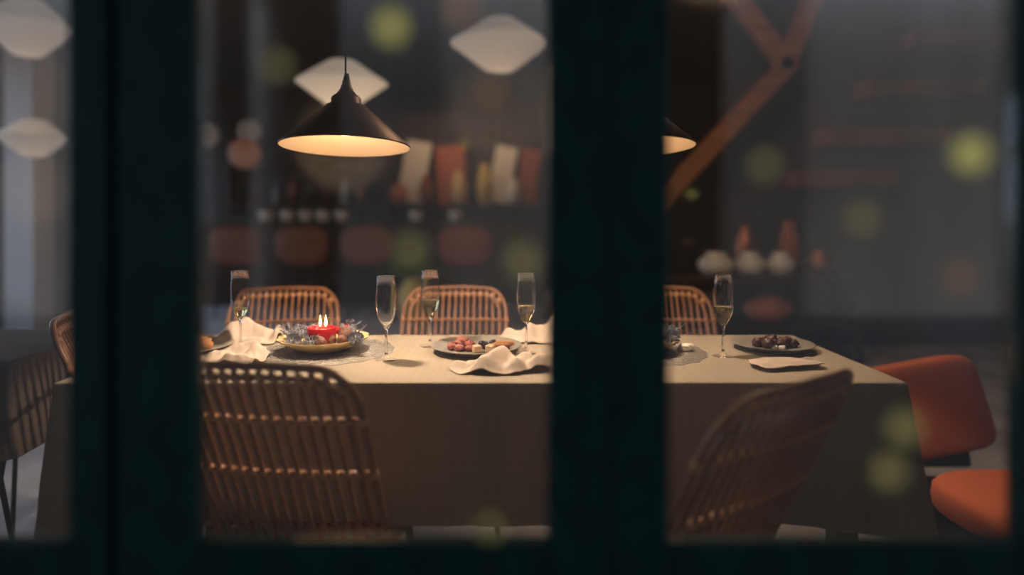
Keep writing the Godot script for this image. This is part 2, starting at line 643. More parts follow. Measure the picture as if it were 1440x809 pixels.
# ---------- rattan chair ----------
func build_chair(called: String, label: String) -> Node3D:
	var t := thing(called, label, "chair", Vector3.ZERO, 0.0, "rattan dining chairs round the table")
	var hw := 0.216
	var y_seat := 0.385
	var y_top := 0.862
	var rec := tan(deg_to_rad(25.0))
	# a point of the curved, reclined back; u across in metres, y height
	var B := func(u: float, y: float) -> Vector3:
		return Vector3(u * (1.0 + 0.06 * (y_top - y)), y, -0.17 - (y - y_seat) * rec + 0.022 * pow(u / hw, 2))
	# outline: rounded corners
	var edge := func(inset: float) -> Array:
		var out := []
		var rx := 0.08 - inset * 0.6
		var ry := 0.10 - inset * 0.6
		var w := hw - inset
		var yt := y_top - inset
		for i in 7:
			out.append(Vector2(-w, lerpf(y_seat - 0.02, yt - ry, i / 6.0)))
		for i in range(1, 9):
			var a := PI / 2 * i / 8.0
			out.append(Vector2(-w + rx * (1 - cos(a)), yt - ry * (1 - sin(a))))
		for i in range(1, 8):
			out.append(Vector2(lerpf(-w + rx, w - rx, i / 8.0), yt + 0.004 * sin(PI * i / 8.0)))
		for i in range(0, 8):
			var a := PI / 2 * (1 - i / 8.0)
			out.append(Vector2(w - rx * (1 - cos(a)), yt - ry * (1 - sin(a))))
		for i in range(0, 7):
			out.append(Vector2(w, lerpf(yt - ry, y_seat - 0.02, i / 6.0)))
		return out
	var to3 := func(list: Array) -> Array:
		return list.map(func(p): return B.call(p.x, p.y))
	part("back_frame", tube(to3.call(edge.call(0.0)), 0.0085, 10), M.rattan, t)
	part("inner_hoop", tube(to3.call(edge.call(0.026)), 0.0072, 8), M.rattan, t)
	var n := 15
	var top_at := func(u: float) -> float:
		var w := hw
		var over := absf(u) - (w - 0.08)
		if over <= 0:
			return y_top
		return y_top - 0.10 * (1 - sqrt(maxf(0, 1 - pow(over / 0.08, 2))))
	var knots := st()
	for i in n:
		var u := lerpf(-hw + 0.03, hw - 0.03, float(i) / (n - 1))
		var path := []
		var yt: float = top_at.call(u)
		for k in 7:
			path.append(B.call(u, lerpf(y_seat - 0.01, yt, k / 6.0)))
		part("spindle", tube(path, 0.0058, 7), M.rattan, t)
		for y in [yt - 0.026, y_top - 0.125, y_top - 0.262]:
			if y > yt - 0.02:
				continue
			var half := 0.009 if y == yt - 0.026 else 0.0055
			var a: Vector3 = B.call(u, y - half)
			var b: Vector3 = B.call(u, y + half)
			add_tube(knots, [a, (a + b) / 2, b], [0.0075, 0.0098, 0.0075], 8)
	for y in [y_top - 0.125, y_top - 0.262, y_seat + 0.05]:
		for s in [-1.0, 1.0]:
			var a: Vector3 = B.call(s * hw, y - 0.008)
			var b: Vector3 = B.call(s * hw, y + 0.008)
			add_tube(knots, [a, (a + b) / 2, b], [0.0095, 0.0115, 0.0095], 8)
		var path := []
		for k in 13:
			path.append(B.call(lerpf(-hw, hw, k / 12.0), y) + Vector3(0, 0, 0.008))
		part("rail", tube(path, 0.0055, 8), M.rattan, t)
	var kn := part("binding", done(knots), M.rattan_binding, t)
	kn.set_meta("kind", "stuff")
	# seat: hoop, woven deck and red cushion
	var ring := []
	for i in 28:
		var a := TAU * i / 28
		ring.append(Vector3(0.215 * signf(cos(a)) * pow(absf(cos(a)), 0.75), y_seat - 0.015, 0.01 + 0.185 * signf(sin(a)) * pow(absf(sin(a)), 0.75)))
	part("seat_hoop", tube(ring, 0.011, 8, true), M.rattan, t)
	var deck := pillow(Vector3(0.42, 0.012, 0.36), 0.3, 0.75)
	part("seat", deck, M.rattan, t, Vector3(0, y_seat - 0.012, 0.01))
	part("cushion", pillow(Vector3(0.40, 0.035, 0.34), 0.45, 0.72), M.cushion_red, t, Vector3(0, y_seat + 0.009, 0.012))
	for x in [-1.0, 1.0]:
		part("leg", tube([Vector3(x * 0.17, y_seat - 0.02, 0.15), Vector3(x * 0.20, 0.006, 0.19)], [0.012, 0.009], 10), M.rattan, t)
		part("leg", tube([Vector3(x * 0.18, y_seat - 0.02, -0.14), Vector3(x * 0.215, 0.006, -0.21)], [0.012, 0.009], 10), M.rattan, t)
		part("stretcher", tube([Vector3(x * 0.184, 0.2, 0.168), Vector3(x * 0.196, 0.2, -0.172)], 0.007, 8), M.rattan, t)
	return t


func build_chairs() -> void:
	var c := build_chair("rattan_chair", "rattan dining chair")
	var spots := [
		# x of the top rail centre, its depth, facing in degrees (0 looks at the window)
		[-0.538, 1.26, 173.0, "rattan chair with its back to the window, square to the table, before the candle bowl"],
		[0.54, 1.13, -145.0, "rattan chair with its back to the window, turned askew, before the folded napkin"],
		[-0.965, 2.68, 11.0, "rattan chair across the table, turned slightly, behind the burning red candle"],
		[-0.243, 2.72, 0.0, "rattan chair across the table, square on, behind the plate of ham and cheese"],
		[0.625, 2.70, 0.0, "rattan chair across the table behind the bowl without a candle"],
		[-1.38, 1.96, 104.0, "rattan chair tucked in at the head of the table"],
	]
	for i in spots.size():
		var s: Array = spots[i]
		var o: Node3D = c if i == 0 else copy_of(c)
		o.set_meta("label", s[3])
		var a := deg_to_rad(s[2])
		var off := 0.17 + 0.477 * tan(deg_to_rad(25.0))
		o.position = Vector3(s[0] + sin(a) * off, 0, -s[1] + cos(a) * off)
		o.rotation.y = a


# ---------- table ----------
const TX0 := -1.15
const TX1 := 0.995
const TD0 := 1.576
const TD1 := 2.227

func build_table() -> void:
	var t := thing("dining_table", "long dining table hidden under the beige linen cloth", "table", Vector3((TX0 + TX1) / 2, 0, -(TD0 + TD1) / 2))
	var hx := (TX1 - TX0) / 2 - 0.012
	var hz := (TD1 - TD0) / 2 - 0.012
	part("table_top", box(Vector3(hx * 2, 0.03, hz * 2), 0.004), M.bar_wood, t, Vector3(0, TOP - 0.02, 0))
	for x in [-1.0, 1.0]:
		for z in [-1.0, 1.0]:
			part("leg", box(Vector3(0.06, TOP - 0.035, 0.06), 0.005), M.bar_wood, t, Vector3(x * (hx - 0.12), (TOP - 0.035) / 2, z * (hz - 0.05)))
	var drop := 0.352
	var m := cloth(hx + 0.012, hz + 0.012, drop, 0.055)
	solo("tablecloth", m, M.table_linen, "beige linen cloth draped over the long dining table", "tablecloth", Vector3((TX0 + TX1) / 2, TOP, -(TD0 + TD1) / 2))


func cloth(hx: float, hz: float, drop: float, flare: float) -> ArrayMesh:
	# rings from the table centre out to the hem; each ring runs round a rounded rectangle
	var per := []
	var n := 320
	var corner := 0.012
	var total := 4 * (hx + hz)
	for i in n:
		var s := total * i / n
		var p := Vector2.ZERO
		if s < 2 * hx:
			p = Vector2(-hx + s, hz)
		elif s < 2 * hx + 2 * hz:
			p = Vector2(hx, hz - (s - 2 * hx))
		elif s < 4 * hx + 2 * hz:
			p = Vector2(hx - (s - 2 * hx - 2 * hz), -hz)
		else:
			p = Vector2(-hx, -hz + (s - 4 * hx - 2 * hz))
		per.append(p)
	var nz := FastNoiseLite.new()
	nz.seed = 4
	nz.frequency = 1.0
	var s_ := st()
	var rows := []
	for k in 13:
		var f := k / 12.0
		var row := []
		for p in per:
			var q: Vector2 = p * (0.02 + 0.98 * f) * Vector2(1, 1)
			q.x = clampf(q.x, -hx + 0.006, hx - 0.006)
			q.y = clampf(q.y, -hz + 0.006, hz - 0.006)
			row.append(Vector3(q.x, 0.0004 * nz.get_noise_2d(q.x * 6, q.y * 6), q.y))
		rows.append(row)
	for k in 25:
		var f := k / 24.0
		var row := []
		for p in per:
			var out := Vector2(0, 0)
			var cx := clampf((absf(p.x) - (hx - 0.25)) / 0.25, 0, 1)
			var cz := clampf((absf(p.y) - (hz - 0.2)) / 0.2, 0, 1)
			var near := cx * cz
			if absf(p.x) >= hx - 0.001:
				out.x = signf(p.x)
			if absf(p.y) >= hz - 0.001:
				out.y = signf(p.y)
			var side: float = p.x + p.y * 1.7
			var wave: float = nz.get_noise_2d(side * 3.2, 0.3 * f) * 0.02 + 0.010 * sin(side * 13.0) * (0.3 + near)
			var o: float = 0.003 + f * (flare * (0.25 + 0.75 * near) + wave)
			# pull the corners out into a hanging fold
			var dir := out.normalized() if out.length() > 0 else Vector2.ZERO
			if near > 0.0:
				dir = (dir + Vector2(signf(p.x) * cx, signf(p.y) * cz) * 0.5 * near).normalized()
			var low := drop * f + 0.02 * f * near
			row.append(Vector3(p.x + dir.x * o, -0.002 - low, p.y + dir.y * o))
		rows.append(row)
	grid(s_, rows, true)
	return done(s_)


# ---------- champagne flutes ----------
func build_flutes() -> void:
	var foot := lathe([[0.0, 0.0006], [0.0315, 0.0004], [0.0325, 0.0012], [0.031, 0.0022], [0.02, 0.0042], [0.0095, 0.009], [0.0046, 0.0165]].map(func(p): return Vector2(p[0], p[1])), 48)
	var outer := []
	for p in [[0.0, 0.0155], [0.0046, 0.016], [0.0042, 0.024], [0.0037, 0.04], [0.0036, 0.065], [0.0042, 0.082], [0.0068, 0.092], [0.0125, 0.1], [0.0195, 0.113], [0.0255, 0.129], [0.0292, 0.148], [0.0303, 0.166], [0.0297, 0.19], [0.0283, 0.215], [0.0268, 0.2438], [0.0264, 0.2450], [0.0259, 0.2438]]:
		outer.append(Vector2(p[0], p[1]))
	var inner := []
	for p in [[0.0273, 0.215], [0.0287, 0.19], [0.0293, 0.166], [0.0282, 0.148], [0.0245, 0.129], [0.0185, 0.114], [0.0115, 0.103], [0.005, 0.0975], [0.0, 0.0965]]:
		inner.append(Vector2(p[0], p[1]))
	var glass := lathe(outer + inner, 48)
	var wall := inner.duplicate()
	wall.reverse()
	var spots := [
		[338.0, 488.5, 0.128, "champagne flute with a little wine, standing between the two draped napkins"],
		[543.0, 507.0, 0.0, "empty champagne flute standing beside the silver doily"],
		[605.0, 487.5, 0.152, "champagne flute with pale green wine beside the plate of ham and cheese"],
		[740.0, 497.0, 0.146, "champagne flute with wine between the two napkins and the ham plate"],
		[1017.0, 502.0, 0.150, "champagne flute with pale wine beside the plate of chocolates"],
	]
	for s in spots:
		var t := thing("champagne_flute", s[3], "glass", on_table(s[0], s[1]) + Vector3(0, 0.0012, 0), 0.0, "champagne flutes on the long table")
		part("bowl_and_stem", glass, M.flute_glass, t)
		part("foot", foot, M.foot_glass, t)
		if s[2] > 0:
			var prof := [Vector2(0, 0.0963)]
			var last := Vector2(0, 0.0963)
			for p in wall:
				if p.y < 0.097:
					continue
				if p.y >= s[2]:
					var f: float = (s[2] - last.y) / (p.y - last.y)
					prof.append(Vector2(lerpf(last.x, p.x, f) + 0.0003, s[2]))
					break
				prof.append(Vector2(p.x + 0.0003, p.y))
				last = p
			prof.append(Vector2(0, s[2] - 0.0004))
			part("wine", lathe(prof, 48), M.champagne, t)


# ---------- pendant lamps over the table ----------
func build_pendants() -> void:
	var pos := [[486.0, "cone pendant lamp hanging above the red candle bowl", 1.2], [886.0, "cone pendant lamp hanging above the bowl without a candle", 0.6]]
	for p in pos:
		var rim := px(p[0], 207.0, 1.9)
		var t := thing("pendant_lamp", p[1], "lamp", rim, 0.0, "cone pendants above the long table")
		t.rotation.x = deg_to_rad(-3.0)
		part("shade", lathe([Vector2(0.192, 0.0), Vector2(0.1945, 0.001), Vector2(0.1945, 0.004), Vector2(0.063, 0.122), Vector2(0.060, 0.126), Vector2(0.050, 0.128)], 64), M.lamp_bronze, t)
		part("shade_lining", lathe([Vector2(0.1935, 0.0005), Vector2(0.1905, 0.003), Vector2(0.0605, 0.119), Vector2(0.0, 0.121)], 64), M.lamp_inside, t)
		part("cap", lathe([Vector2(0.050, 0.126), Vector2(0.0455, 0.130), Vector2(0.0445, 0.149), Vector2(0.041, 0.154), Vector2(0.030, 0.162), Vector2(0.020, 0.176), Vector2(0.0135, 0.193), Vector2(0.0125, 0.204), Vector2(0.0, 0.205)], 40), M.lamp_bronze, t)
		part("strain_relief", lathe([Vector2(0.0095, 0.20), Vector2(0.0095, 0.212), Vector2(0.006, 0.226), Vector2(0.0, 0.227)], 20), M.cord_black, t)
		part("cord", tube([Vector3(0, 0.22, 0), Vector3(0, CEIL - rim.y + 0.01, 0.0)], 0.0028, 8), M.cord_black, t, Vector3(0, 0, 0), Vector3(deg_to_rad(3.0), 0, 0))
		part("socket", lathe([Vector2(0.0, 0.085), Vector2(0.02, 0.085), Vector2(0.021, 0.119), Vector2(0.0, 0.12)], 20), M.cord_black, t)
		part("bulb", lathe([Vector2(0, 0.034), Vector2(0.016, 0.037), Vector2(0.026, 0.048), Vector2(0.028, 0.058), Vector2(0.022, 0.073), Vector2(0.015, 0.086), Vector2(0, 0.087)], 24), M.bulb_warm, t)
		var s := SpotLight3D.new()
		s.name = "lamp_beam"
		s.light_color = Color8(255, 230, 204)
		s.light_energy = p[2]
		s.light_size = 0.028
		s.spot_angle = 54.0
		s.spot_angle_attenuation = 0.15
		s.spot_range = 14
		s.spot_attenuation = 2.0
		s.shadow_enabled = true
		s.position = Vector3(0, 0.055, 0)
		s.rotation.x = -PI / 2 + deg_to_rad(11.0)   # beam tipped to the far side to keep the near chairs dark
		t.add_child(s)
		t.add_child(lamp_light(Vector3(0, 0.056, 0), 0.045 * p[2], Color8(255, 220, 172), 0.02))


# ---------- crockery, food, candle, napkins ----------
func plate_mesh(r: float) -> ArrayMesh:
	return lathe([Vector2(0, 0.004), Vector2(r * 0.55, 0.003), Vector2(r * 0.58, 0.0), Vector2(r * 0.64, 0.0005), Vector2(r * 0.97, 0.018), Vector2(r, 0.0205), Vector2(r * 0.985, 0.022), Vector2(r * 0.72, 0.0095), Vector2(r * 0.6, 0.0075), Vector2(0, 0.007)], 64)


func build_plates() -> void:
	var defs := [
		[on_table(670, 494), 0.142, "grey stoneware plate of ham and cheese cubes"],
		[on_table(1086, 491), 0.126, "grey stoneware plate of dark chocolates beside the folded napkin"],
		[on_table(262, 494), 0.138, "grey stoneware plate of browned bites between the crumpled napkins"],
	]
	for d in defs:
		solo("plate", plate_mesh(d[1]), M.porcelain_grey, d[2], "plate", d[0] + Vector3(0, 0.0006, 0), Vector3.ZERO, "dinner plates on the long table")
	var at: Vector3 = defs[0][0] + Vector3(0, 0.0078, 0)
	var cube := box(Vector3(0.026, 0.022, 0.024), 0.003)
	for q in [[0.005, 0.055, 0.3, 0.011], [0.045, 0.05, -0.4, 0.011]]:
		solo("cheese_cube", cube, M.cheese, "pale cheese cube on the plate with the ham", "cheese", at + Vector3(q[0], q[3], q[1]), Vector3(0, q[2], 0), "cheese cubes on the ham plate")
	for q in [[-0.075, 0.015, 1, 0.75], [-0.05, 0.035, 2, 0.7], [-0.045, -0.01, 3, 1.15], [-0.02, 0.01, 4, 0.9], [-0.018, 0.038, 5, 0.62], [-0.062, -0.03, 6, 0.7]]:
		solo("ham_slice", blob(Vector3(0.026, 0.015, 0.018) * q[3], 0.7, q[2]), M.ham, "crumpled pink ham slice heaped on the grey plate", "ham", at + Vector3(q[0], 0.0135 * q[3], q[1]), Vector3(0, q[2] * 1.3, 0), "ham slices on the grey plate")
	for q in [[0.018, 0.0], [0.03, 0.015], [0.052, -0.018]]:
		solo("blackberry", blob(Vector3.ONE * 0.0125, 0.25, 9), M.berry, "dark round berry between the ham and the bread", "berry", at + Vector3(q[0], 0.0122, q[1]), Vector3.ZERO, "dark berries on the ham plate")
	for q in [[0.075, 0.02, 0.1], [0.088, -0.02, 0.4]]:
		solo("bread_slice", pillow(Vector3(0.07, 0.02, 0.03), 0.5, 0.5, 20, 8), M.bread, "small slice of bread on the ham plate", "bread", at + Vector3(q[0] - 0.005, 0.0105, q[1]), Vector3(0, q[2], 0), "bread slices on the ham plate")
	at = defs[1][0] + Vector3(0, 0.0078, 0)
	var choc := [[-0.045, 0.0, 1, 1.0], [-0.025, 0.03, 2, 1.1], [0.0, -0.01, 3, 1.2], [0.02, 0.025, 4, 1.0], [0.042, 0.0, 5, 1.15], [-0.005, 0.02, 6, 0.9], [0.06, 0.012, 7, 0.85]]
	for q in choc:
		solo("chocolate", blob(Vector3(0.021, 0.015, 0.018) * q[3], 0.55, 20 + q[2]), M.chocolate, "glossy dark chocolate on the grey plate", "chocolate", at + Vector3(q[0], 0.0135 * q[3], q[1]), Vector3(0, q[2] * 0.9, 0), "chocolates on the grey plate")
	for q in [[-0.012, 0.045, 0.2], [0.012, 0.045, -0.5]]:
		solo("nougat_piece", box(Vector3(0.02, 0.012, 0.012), 0.003), M.cream, "white nougat piece among the chocolates", "nougat", at + Vector3(q[0], 0.0065, q[1]), Vector3(0, q[2], 0.1), "nougat on the chocolate plate")
	at = defs[2][0] + Vector3(0, 0.0078, 0)
	for q in [[0.03, 0.03, 1, 1.2], [0.06, 0.01, 2, 1.1], [0.02, -0.02, 3, 1.3], [0.075, 0.03, 4, 0.9]]:
		solo("browned_bite", blob(Vector3(0.024, 0.018, 0.02) * q[3], 0.6, 40 + q[2]), M.chocolate if q[2] % 2 else M.bread, "browned roast bite on the plate between crumpled napkins", "food", at + Vector3(q[0], 0.0165 * q[3], q[1]), Vector3(0, q[2], 0), "roast bites on the plate between napkins")


func pinecone_mesh(seed_: int) -> ArrayMesh:
	var s := st()
	var r := RandomNumberGenerator.new()
	r.seed = seed_
	var n := 70
	for i in n:
		var f := float(i) / n
		var y := lerpf(0.0, 0.055, f)
		var rad := 0.024 * pow(sin(PI * clampf(0.18 + f * 0.8, 0, 1)), 0.8)
		var a := i * 2.39996
		var d := Vector3(cos(a), 0, sin(a))
		var side := Vector3(-sin(a), 0, cos(a))
		var p := Vector3(0, y, 0) + d * rad * 0.35
		var tip := Vector3(0, y + 0.006 + 0.004 * r.randf(), 0) + d * rad
		var w := 0.0065 * (1.1 - 0.5 * f)
		var l := p.lerp(tip, 0.75) + side * w
		var q := p.lerp(tip, 0.75) - side * w
		var under := p.lerp(tip, 0.7) + Vector3(0, -0.004, 0)
		s.set_smooth_group(-1)
		for v in [p, l, tip, p, tip, q, p, under, l, p, q, under, tip, l, under, tip, under, q]:
			s.add_vertex(v)
	add_lathe(s, [Vector2(0, 0.0), Vector2(0.009, 0.005), Vector2(0.011, 0.03), Vector2(0, 0.056)], 10)
	return done(s)


func sprig_mesh(seed_: int) -> ArrayMesh:
	# a frosted twig with many short needles
	var s := st()
	var r := RandomNumberGenerator.new()
	r.seed = seed_
	for b in 7:
		var dir := Vector3(r.randf_range(-1, 1), r.randf_range(0.15, 0.8), r.randf_range(-1, 1)).normalized()
		var l := r.randf_range(0.03, 0.055)
		add_tube(s, [Vector3.ZERO, dir * l * 0.5 + Vector3(0, 0.003, 0), dir * l], [0.0014, 0.0011, 0.0006], 5)
		for k in 14:
			var p := dir * l * (0.2 + 0.8 * k / 14.0)
			var e := (dir * 0.4 + Vector3(r.randf_range(-1, 1), r.randf_range(-0.5, 1), r.randf_range(-1, 1))).normalized() * r.randf_range(0.006, 0.013)
			add_tube(s, [p, p + e], [0.0009, 0.0005], 4)
	return done(s)


func build_centrepieces() -> void:
	var bowl := lathe([Vector2(0, 0.0), Vector2(0.055, 0.0), Vector2(0.06, 0.001), Vector2(0.095, 0.014), Vector2(0.122, 0.029), Vector2(0.137, 0.040), Vector2(0.1375, 0.042), Vector2(0.134, 0.0415), Vector2(0.118, 0.032), Vector2(0.09, 0.018), Vector2(0.055, 0.006), Vector2(0, 0.005)], 112, 14.0)
	var mesh_doily := doily(0.205)
	var at := [on_table(455, 494), on_table(893, 494)]
	var cone := pinecone_mesh(3)
	var sprigs := [sprig_mesh(1), sprig_mesh(2), sprig_mesh(3)]
	for i in 2:
		var p: Vector3 = at[i]
		solo("silver_doily", mesh_doily, M.doily, "round glittering silver openwork doily under the bowl " + ["with the burning candle", "without a candle"][i], "doily", p + Vector3(0.01, 0.0008, 0), Vector3.ZERO, "silver doilies under the bowls")
		solo("fluted_bowl", bowl, M.bowl_cream, "cream fluted shallow bowl of pine cones " + ["with the burning red candle", "without a candle"][i], "bowl", p + Vector3(0, 0.0042, 0), Vector3.ZERO, "fluted bowls on the long table")
		var inside := p + Vector3(0, 0.0095, 0)
		var cones := [[-0.075, 0.05, 0.030, 1.3, 0.3], [-0.04, 0.075, 0.028, 1.5, 1.4], [-0.098, 0.0, 0.036, 1.2, 2.2], [-0.06, -0.05, 0.03, 1.3, 3.0], [-0.055, 0.01, 0.044, 1.4, 5.2], [0.1, -0.01, 0.036, 1.25, 4.4], [0.095, 0.05, 0.034, 1.3, 0.9]]
		if i == 1:
			cones = [[0.09, 0.03, 0.034, 1.3, 0.4], [0.06, -0.04, 0.03, 1.3, 2.0], [0.0, 0.03, 0.026, 1.3, 3.0], [0.03, 0.075, 0.03, 1.4, 5.0], [0.075, 0.0, 0.046, 1.3, 1.1]]
		for c in cones:
			solo("pine_cone", cone, M.pine_silver, "frosted silver pine cone in the bowl " + ["with the burning candle", "without a candle"][i], "pine cone", inside + Vector3(c[0], c[2], c[1]), Vector3(c[3], c[4], 0), "frosted pine cones in the bowl " + ["with the candle", "without a candle"][i])
		var tw := [[-0.08, 0.045, 0], [-0.02, -0.05, 1], [0.1, 0.02, 2], [0.07, -0.06, 0], [-0.1, 0.0, 1], [-0.035, 0.06, 2]]
		for c in tw:
			solo("frosted_sprig", sprigs[c[2]], M.pine_silver, "frosted grey twig lying in the bowl " + ["with the burning candle", "without a candle"][i], "twig", inside + Vector3(c[0], 0.042, c[1]), Vector3(0, c[0] * 40, 0), "frosted twigs in the bowl " + ["with the candle", "without a candle"][i])
		if i == 1:
			solo("wrapped_sweet", blob(Vector3(0.03, 0.013, 0.016), 0.5, 61), M.cream, "pale wrapped sweet leaning on the bowl without a candle", "sweet", p + Vector3(0.158, 0.013, 0.01), Vector3(0, 0.3, 0.1))
			continue
		var nut := blob(Vector3(0.021, 0.019, 0.018), 0.25, 71)
		for c in [[0.035, 0.045, 0.036, 0.85, 0.2], [0.078, 0.03, 0.047, 1.12, 1.0], [0.062, -0.01, 0.05, 1.1, 2.0], [0.012, 0.075, 0.035, 0.95, 2.5], [0.075, 0.068, 0.04, 0.8, 4.0]]:
			var o := solo("walnut", nut, M.walnut, "brown walnut beside the red candle in the bowl", "walnut", inside + Vector3(c[0], c[2] - 0.002, c[1]), Vector3(0, c[4], 0.3), "walnuts beside the red candle")
			o.scale = Vector3.ONE * c[3]
		var cd := thing("red_candle", "short wide red candle with two burning wicks in the bowl", "candle", inside + Vector3(0.003, 0.002, 0.03))
		part("wax", lathe([Vector2(0, 0), Vector2(0.041, 0), Vector2(0.043, 0.003), Vector2(0.043, 0.066), Vector2(0.0415, 0.0685), Vector2(0.039, 0.069), Vector2(0.036, 0.064), Vector2(0, 0.062)], 48), M.candle_wax, cd)
		for x in [-0.004, 0.013]:
			var wk := part("wick", tube([Vector3(x, 0.061, 0.0), Vector3(x, 0.072, 0.0)], 0.0012, 6), M.wick, cd)
			part("flame", lathe([Vector2(0, 0.069), Vector2(0.003, 0.073), Vector2(0.0043, 0.08), Vector2(0.0034, 0.09), Vector2(0.0014, 0.101), Vector2(0, 0.107)], 14), M.flame, wk, Vector3(x, 0, 0))
		var gl := lamp_light(Vector3(0.004, 0.085, 0), 0.004, Color8(255, 180, 100), 0.006)
		cd.add_child(gl)
		cd = thing("red_ribbon_bow", "crumpled red ribbon tucked behind the red candle", "ribbon", inside + Vector3(0.052, 0.055, -0.02))
		part("loop", pillow(Vector3(0.05, 0.02, 0.03), 0.7, 0.7, 16, 8), M.candle_wax, cd, Vector3.ZERO, Vector3(0, 0.4, 0.3))


func doily(r: float) -> ArrayMesh:
	# openwork: rings, spokes and petal loops of thin cord
	var s := st()
	for k in 11:
		var rr := r * (0.3 + 0.07 * k)
		var ring := []
		var n := 84
		for i in n:
			var a := TAU * i / n
			var q := rr * (1.0 + 0.03 * cos(a * (18 + 2 * (k % 2)) + k * 1.7))
			ring.append(Vector3(q * cos(a), 0.0011, q * sin(a)))
		add_tube(s, ring, 0.0011, 4, true)
	for i in 110:
		var a := TAU * i / 110
		var b := a + (0.16 if i % 2 else -0.16)
		add_tube(s, [Vector3(cos(a), 0, sin(a)) * r * 0.3 + Vector3(0, 0.0011, 0), Vector3(cos(b), 0, sin(b)) * r + Vector3(0, 0.0011, 0)], 0.001, 4)
	return done(s)


# cloth: ridges are [x0, z0, x1, z1, height, width]; pleats fan out from a point: [x, z, number, height, phase]
func napkin(size: Vector2, ridges: Array, seed_: int, lift := 0.0025, pleats := []) -> ArrayMesh:
	var nz := FastNoiseLite.new()
	nz.seed = seed_
	nz.frequency = 6.0
	var s := st()
	var n := 64
	var top_ := []
	var bot := []
	for i in n + 1:
		var r1 := []
		var r2 := []
		for j in n + 1:
			var u := float(j) / n * 2.0 - 1.0
			var v := float(i) / n * 2.0 - 1.0
			# rounded outline with a wandering hem
			var rim := maxf(absf(u), absf(v))
			var k := lerpf(1.0, 1.0 / maxf(1.0, Vector2(u, v).length() / maxf(rim, 1e-4)), 0.55)
			var q := Vector2(u * size.x, v * size.y) * 0.5 * k
			q += Vector2(nz.get_noise_2d(q.x * 0.7, q.y * 0.7 + 5), nz.get_noise_2d(q.x * 0.7 + 9, q.y * 0.7)) * 0.026
			var h := 0.0
			for g in ridges:
				var a := Vector2(g[0], g[1])
				var b := Vector2(g[2], g[3])
				var t := clampf((q - a).dot(b - a) / maxf((b - a).length_squared(), 1e-6), 0, 1)
				var d := q.distance_to(a.lerp(b, t))
				var e: float = g[4] * exp(-pow(d / g[5], 2.0))
				h = maxf(h, e) + 0.35 * minf(h, e)
			var soft := 1.0 - smoothstep(0.75, 1.0, rim)
			for g in pleats:
				var d := q - Vector2(g[0], g[1])
				var w := sin(atan2(d.y, d.x) * g[2] + g[4] + 4.0 * nz.get_noise_2d(q.x * 0.5, q.y * 0.5))
				h += g[3] * w * w * smoothstep(0.0, 0.05, d.length()) * (0.35 + 0.65 * soft)
			h += lift + 0.003 * (0.5 + 0.5 * nz.get_noise_2d(q.x * 2.2 + 3, q.y * 2.2))
			r1.append(Vector3(q.x, h, q.y))
			r2.append(Vector3(q.x, maxf(0.0006, h - 0.002), q.y))
		top_.append(r1)
		bot.append(r2)
	grid(s, top_, false, true)
	grid(s, bot, false, false)
	var e1 := []
	var e2 := []
	for j in n + 1:
		e1.append(top_[0][j]); e2.append(bot[0][j])
	for i in range(1, n + 1):
		e1.append(top_[i][n]); e2.append(bot[i][n])
	for j in range(n - 1, -1, -1):
		e1.append(top_[n][j]); e2.append(bot[n][j])
	for i in range(n - 1, -1, -1):
		e1.append(top_[i][0]); e2.append(bot[i][0])
	grid(s, [e1, e2])
	return done(s)


func build_napkins() -> void:
	var g := "linen napkins on the long table"
	solo("linen_napkin", napkin(Vector2(0.25, 0.15), [[-0.05, 0.0, -0.01, -0.02, 0.058, 0.04], [-0.01, -0.02, 0.06, 0.0, 0.04, 0.03], [0.1, 0.0, 0.1, 0.03, 0.045, 0.02], [-0.09, 0.04, 0.05, 0.05, 0.012, 0.02]], 1, 0.0025, [[0.02, -0.06, 3.0, 0.006, 0.4]]), M.napkin_linen, "tall-humped linen napkin behind the flute by the browned bites", "napkin", on_table(350, 481), Vector3(0, 0.1, 0), g)
	solo("linen_napkin", napkin(Vector2(0.24, 0.15), [[-0.04, 0.03, 0.05, -0.045, 0.026, 0.022], [0.05, -0.05, 0.075, -0.02, 0.03, 0.03], [0.02, 0.06, 0.1, 0.052, 0.016, 0.012]], 2, 0.0025, [[0.07, -0.06, 5.0, 0.014, 0.9]]), M.napkin_linen, "crumpled linen napkin at the table edge by the plate of browned bites", "napkin", on_table(325, 506), Vector3(0, -0.1, 0), g)
	solo("linen_napkin", napkin(Vector2(0.31, 0.15), [[-0.14, 0.0, -0.07, 0.03, 0.016, 0.016], [-0.06, 0.05, -0.01, -0.05, 0.042, 0.03], [0.02, 0.05, 0.06, -0.05, 0.03, 0.024], [0.08, 0.04, 0.13, -0.02, 0.034, 0.03]], 3, 0.0025, [[-0.09, -0.03, 3.0, 0.009, 0.2]]), M.napkin_linen, "crumpled linen napkin at the table edge before the ham plate", "napkin", on_table(714, 518), Vector3(0, 0.08, 0), g)
	solo("linen_napkin", napkin(Vector2(0.26, 0.14), [[-0.1, 0.0, -0.04, 0.02, 0.03, 0.022], [-0.02, 0.02, 0.05, -0.02, 0.045, 0.03], [0.06, 0.0, 0.11, -0.02, 0.075, 0.03]], 4, 0.0025, [[-0.02, -0.05, 3.0, 0.010, 0.5]]), M.napkin_linen, "heaped linen napkin behind the ham plate at the far edge", "napkin", on_table(756, 479.5), Vector3(0, -0.1, 0), g)
	solo("linen_napkin", napkin(Vector2(0.21, 0.11), [[-0.08, 0.03, 0.08, 0.035, 0.008, 0.04], [-0.05, -0.02, 0.03, -0.03, 0.010, 0.04], [0.05, 0.0, 0.09, -0.035, 0.010, 0.014]], 5, 0.006, [[0.1, 0.06, 3.0, 0.005, 0.0]]), M.napkin_linen, "flat folded linen napkin before the plate of chocolates", "napkin", on_table(1103, 516), Vector3(0, 0.12, 0), g)


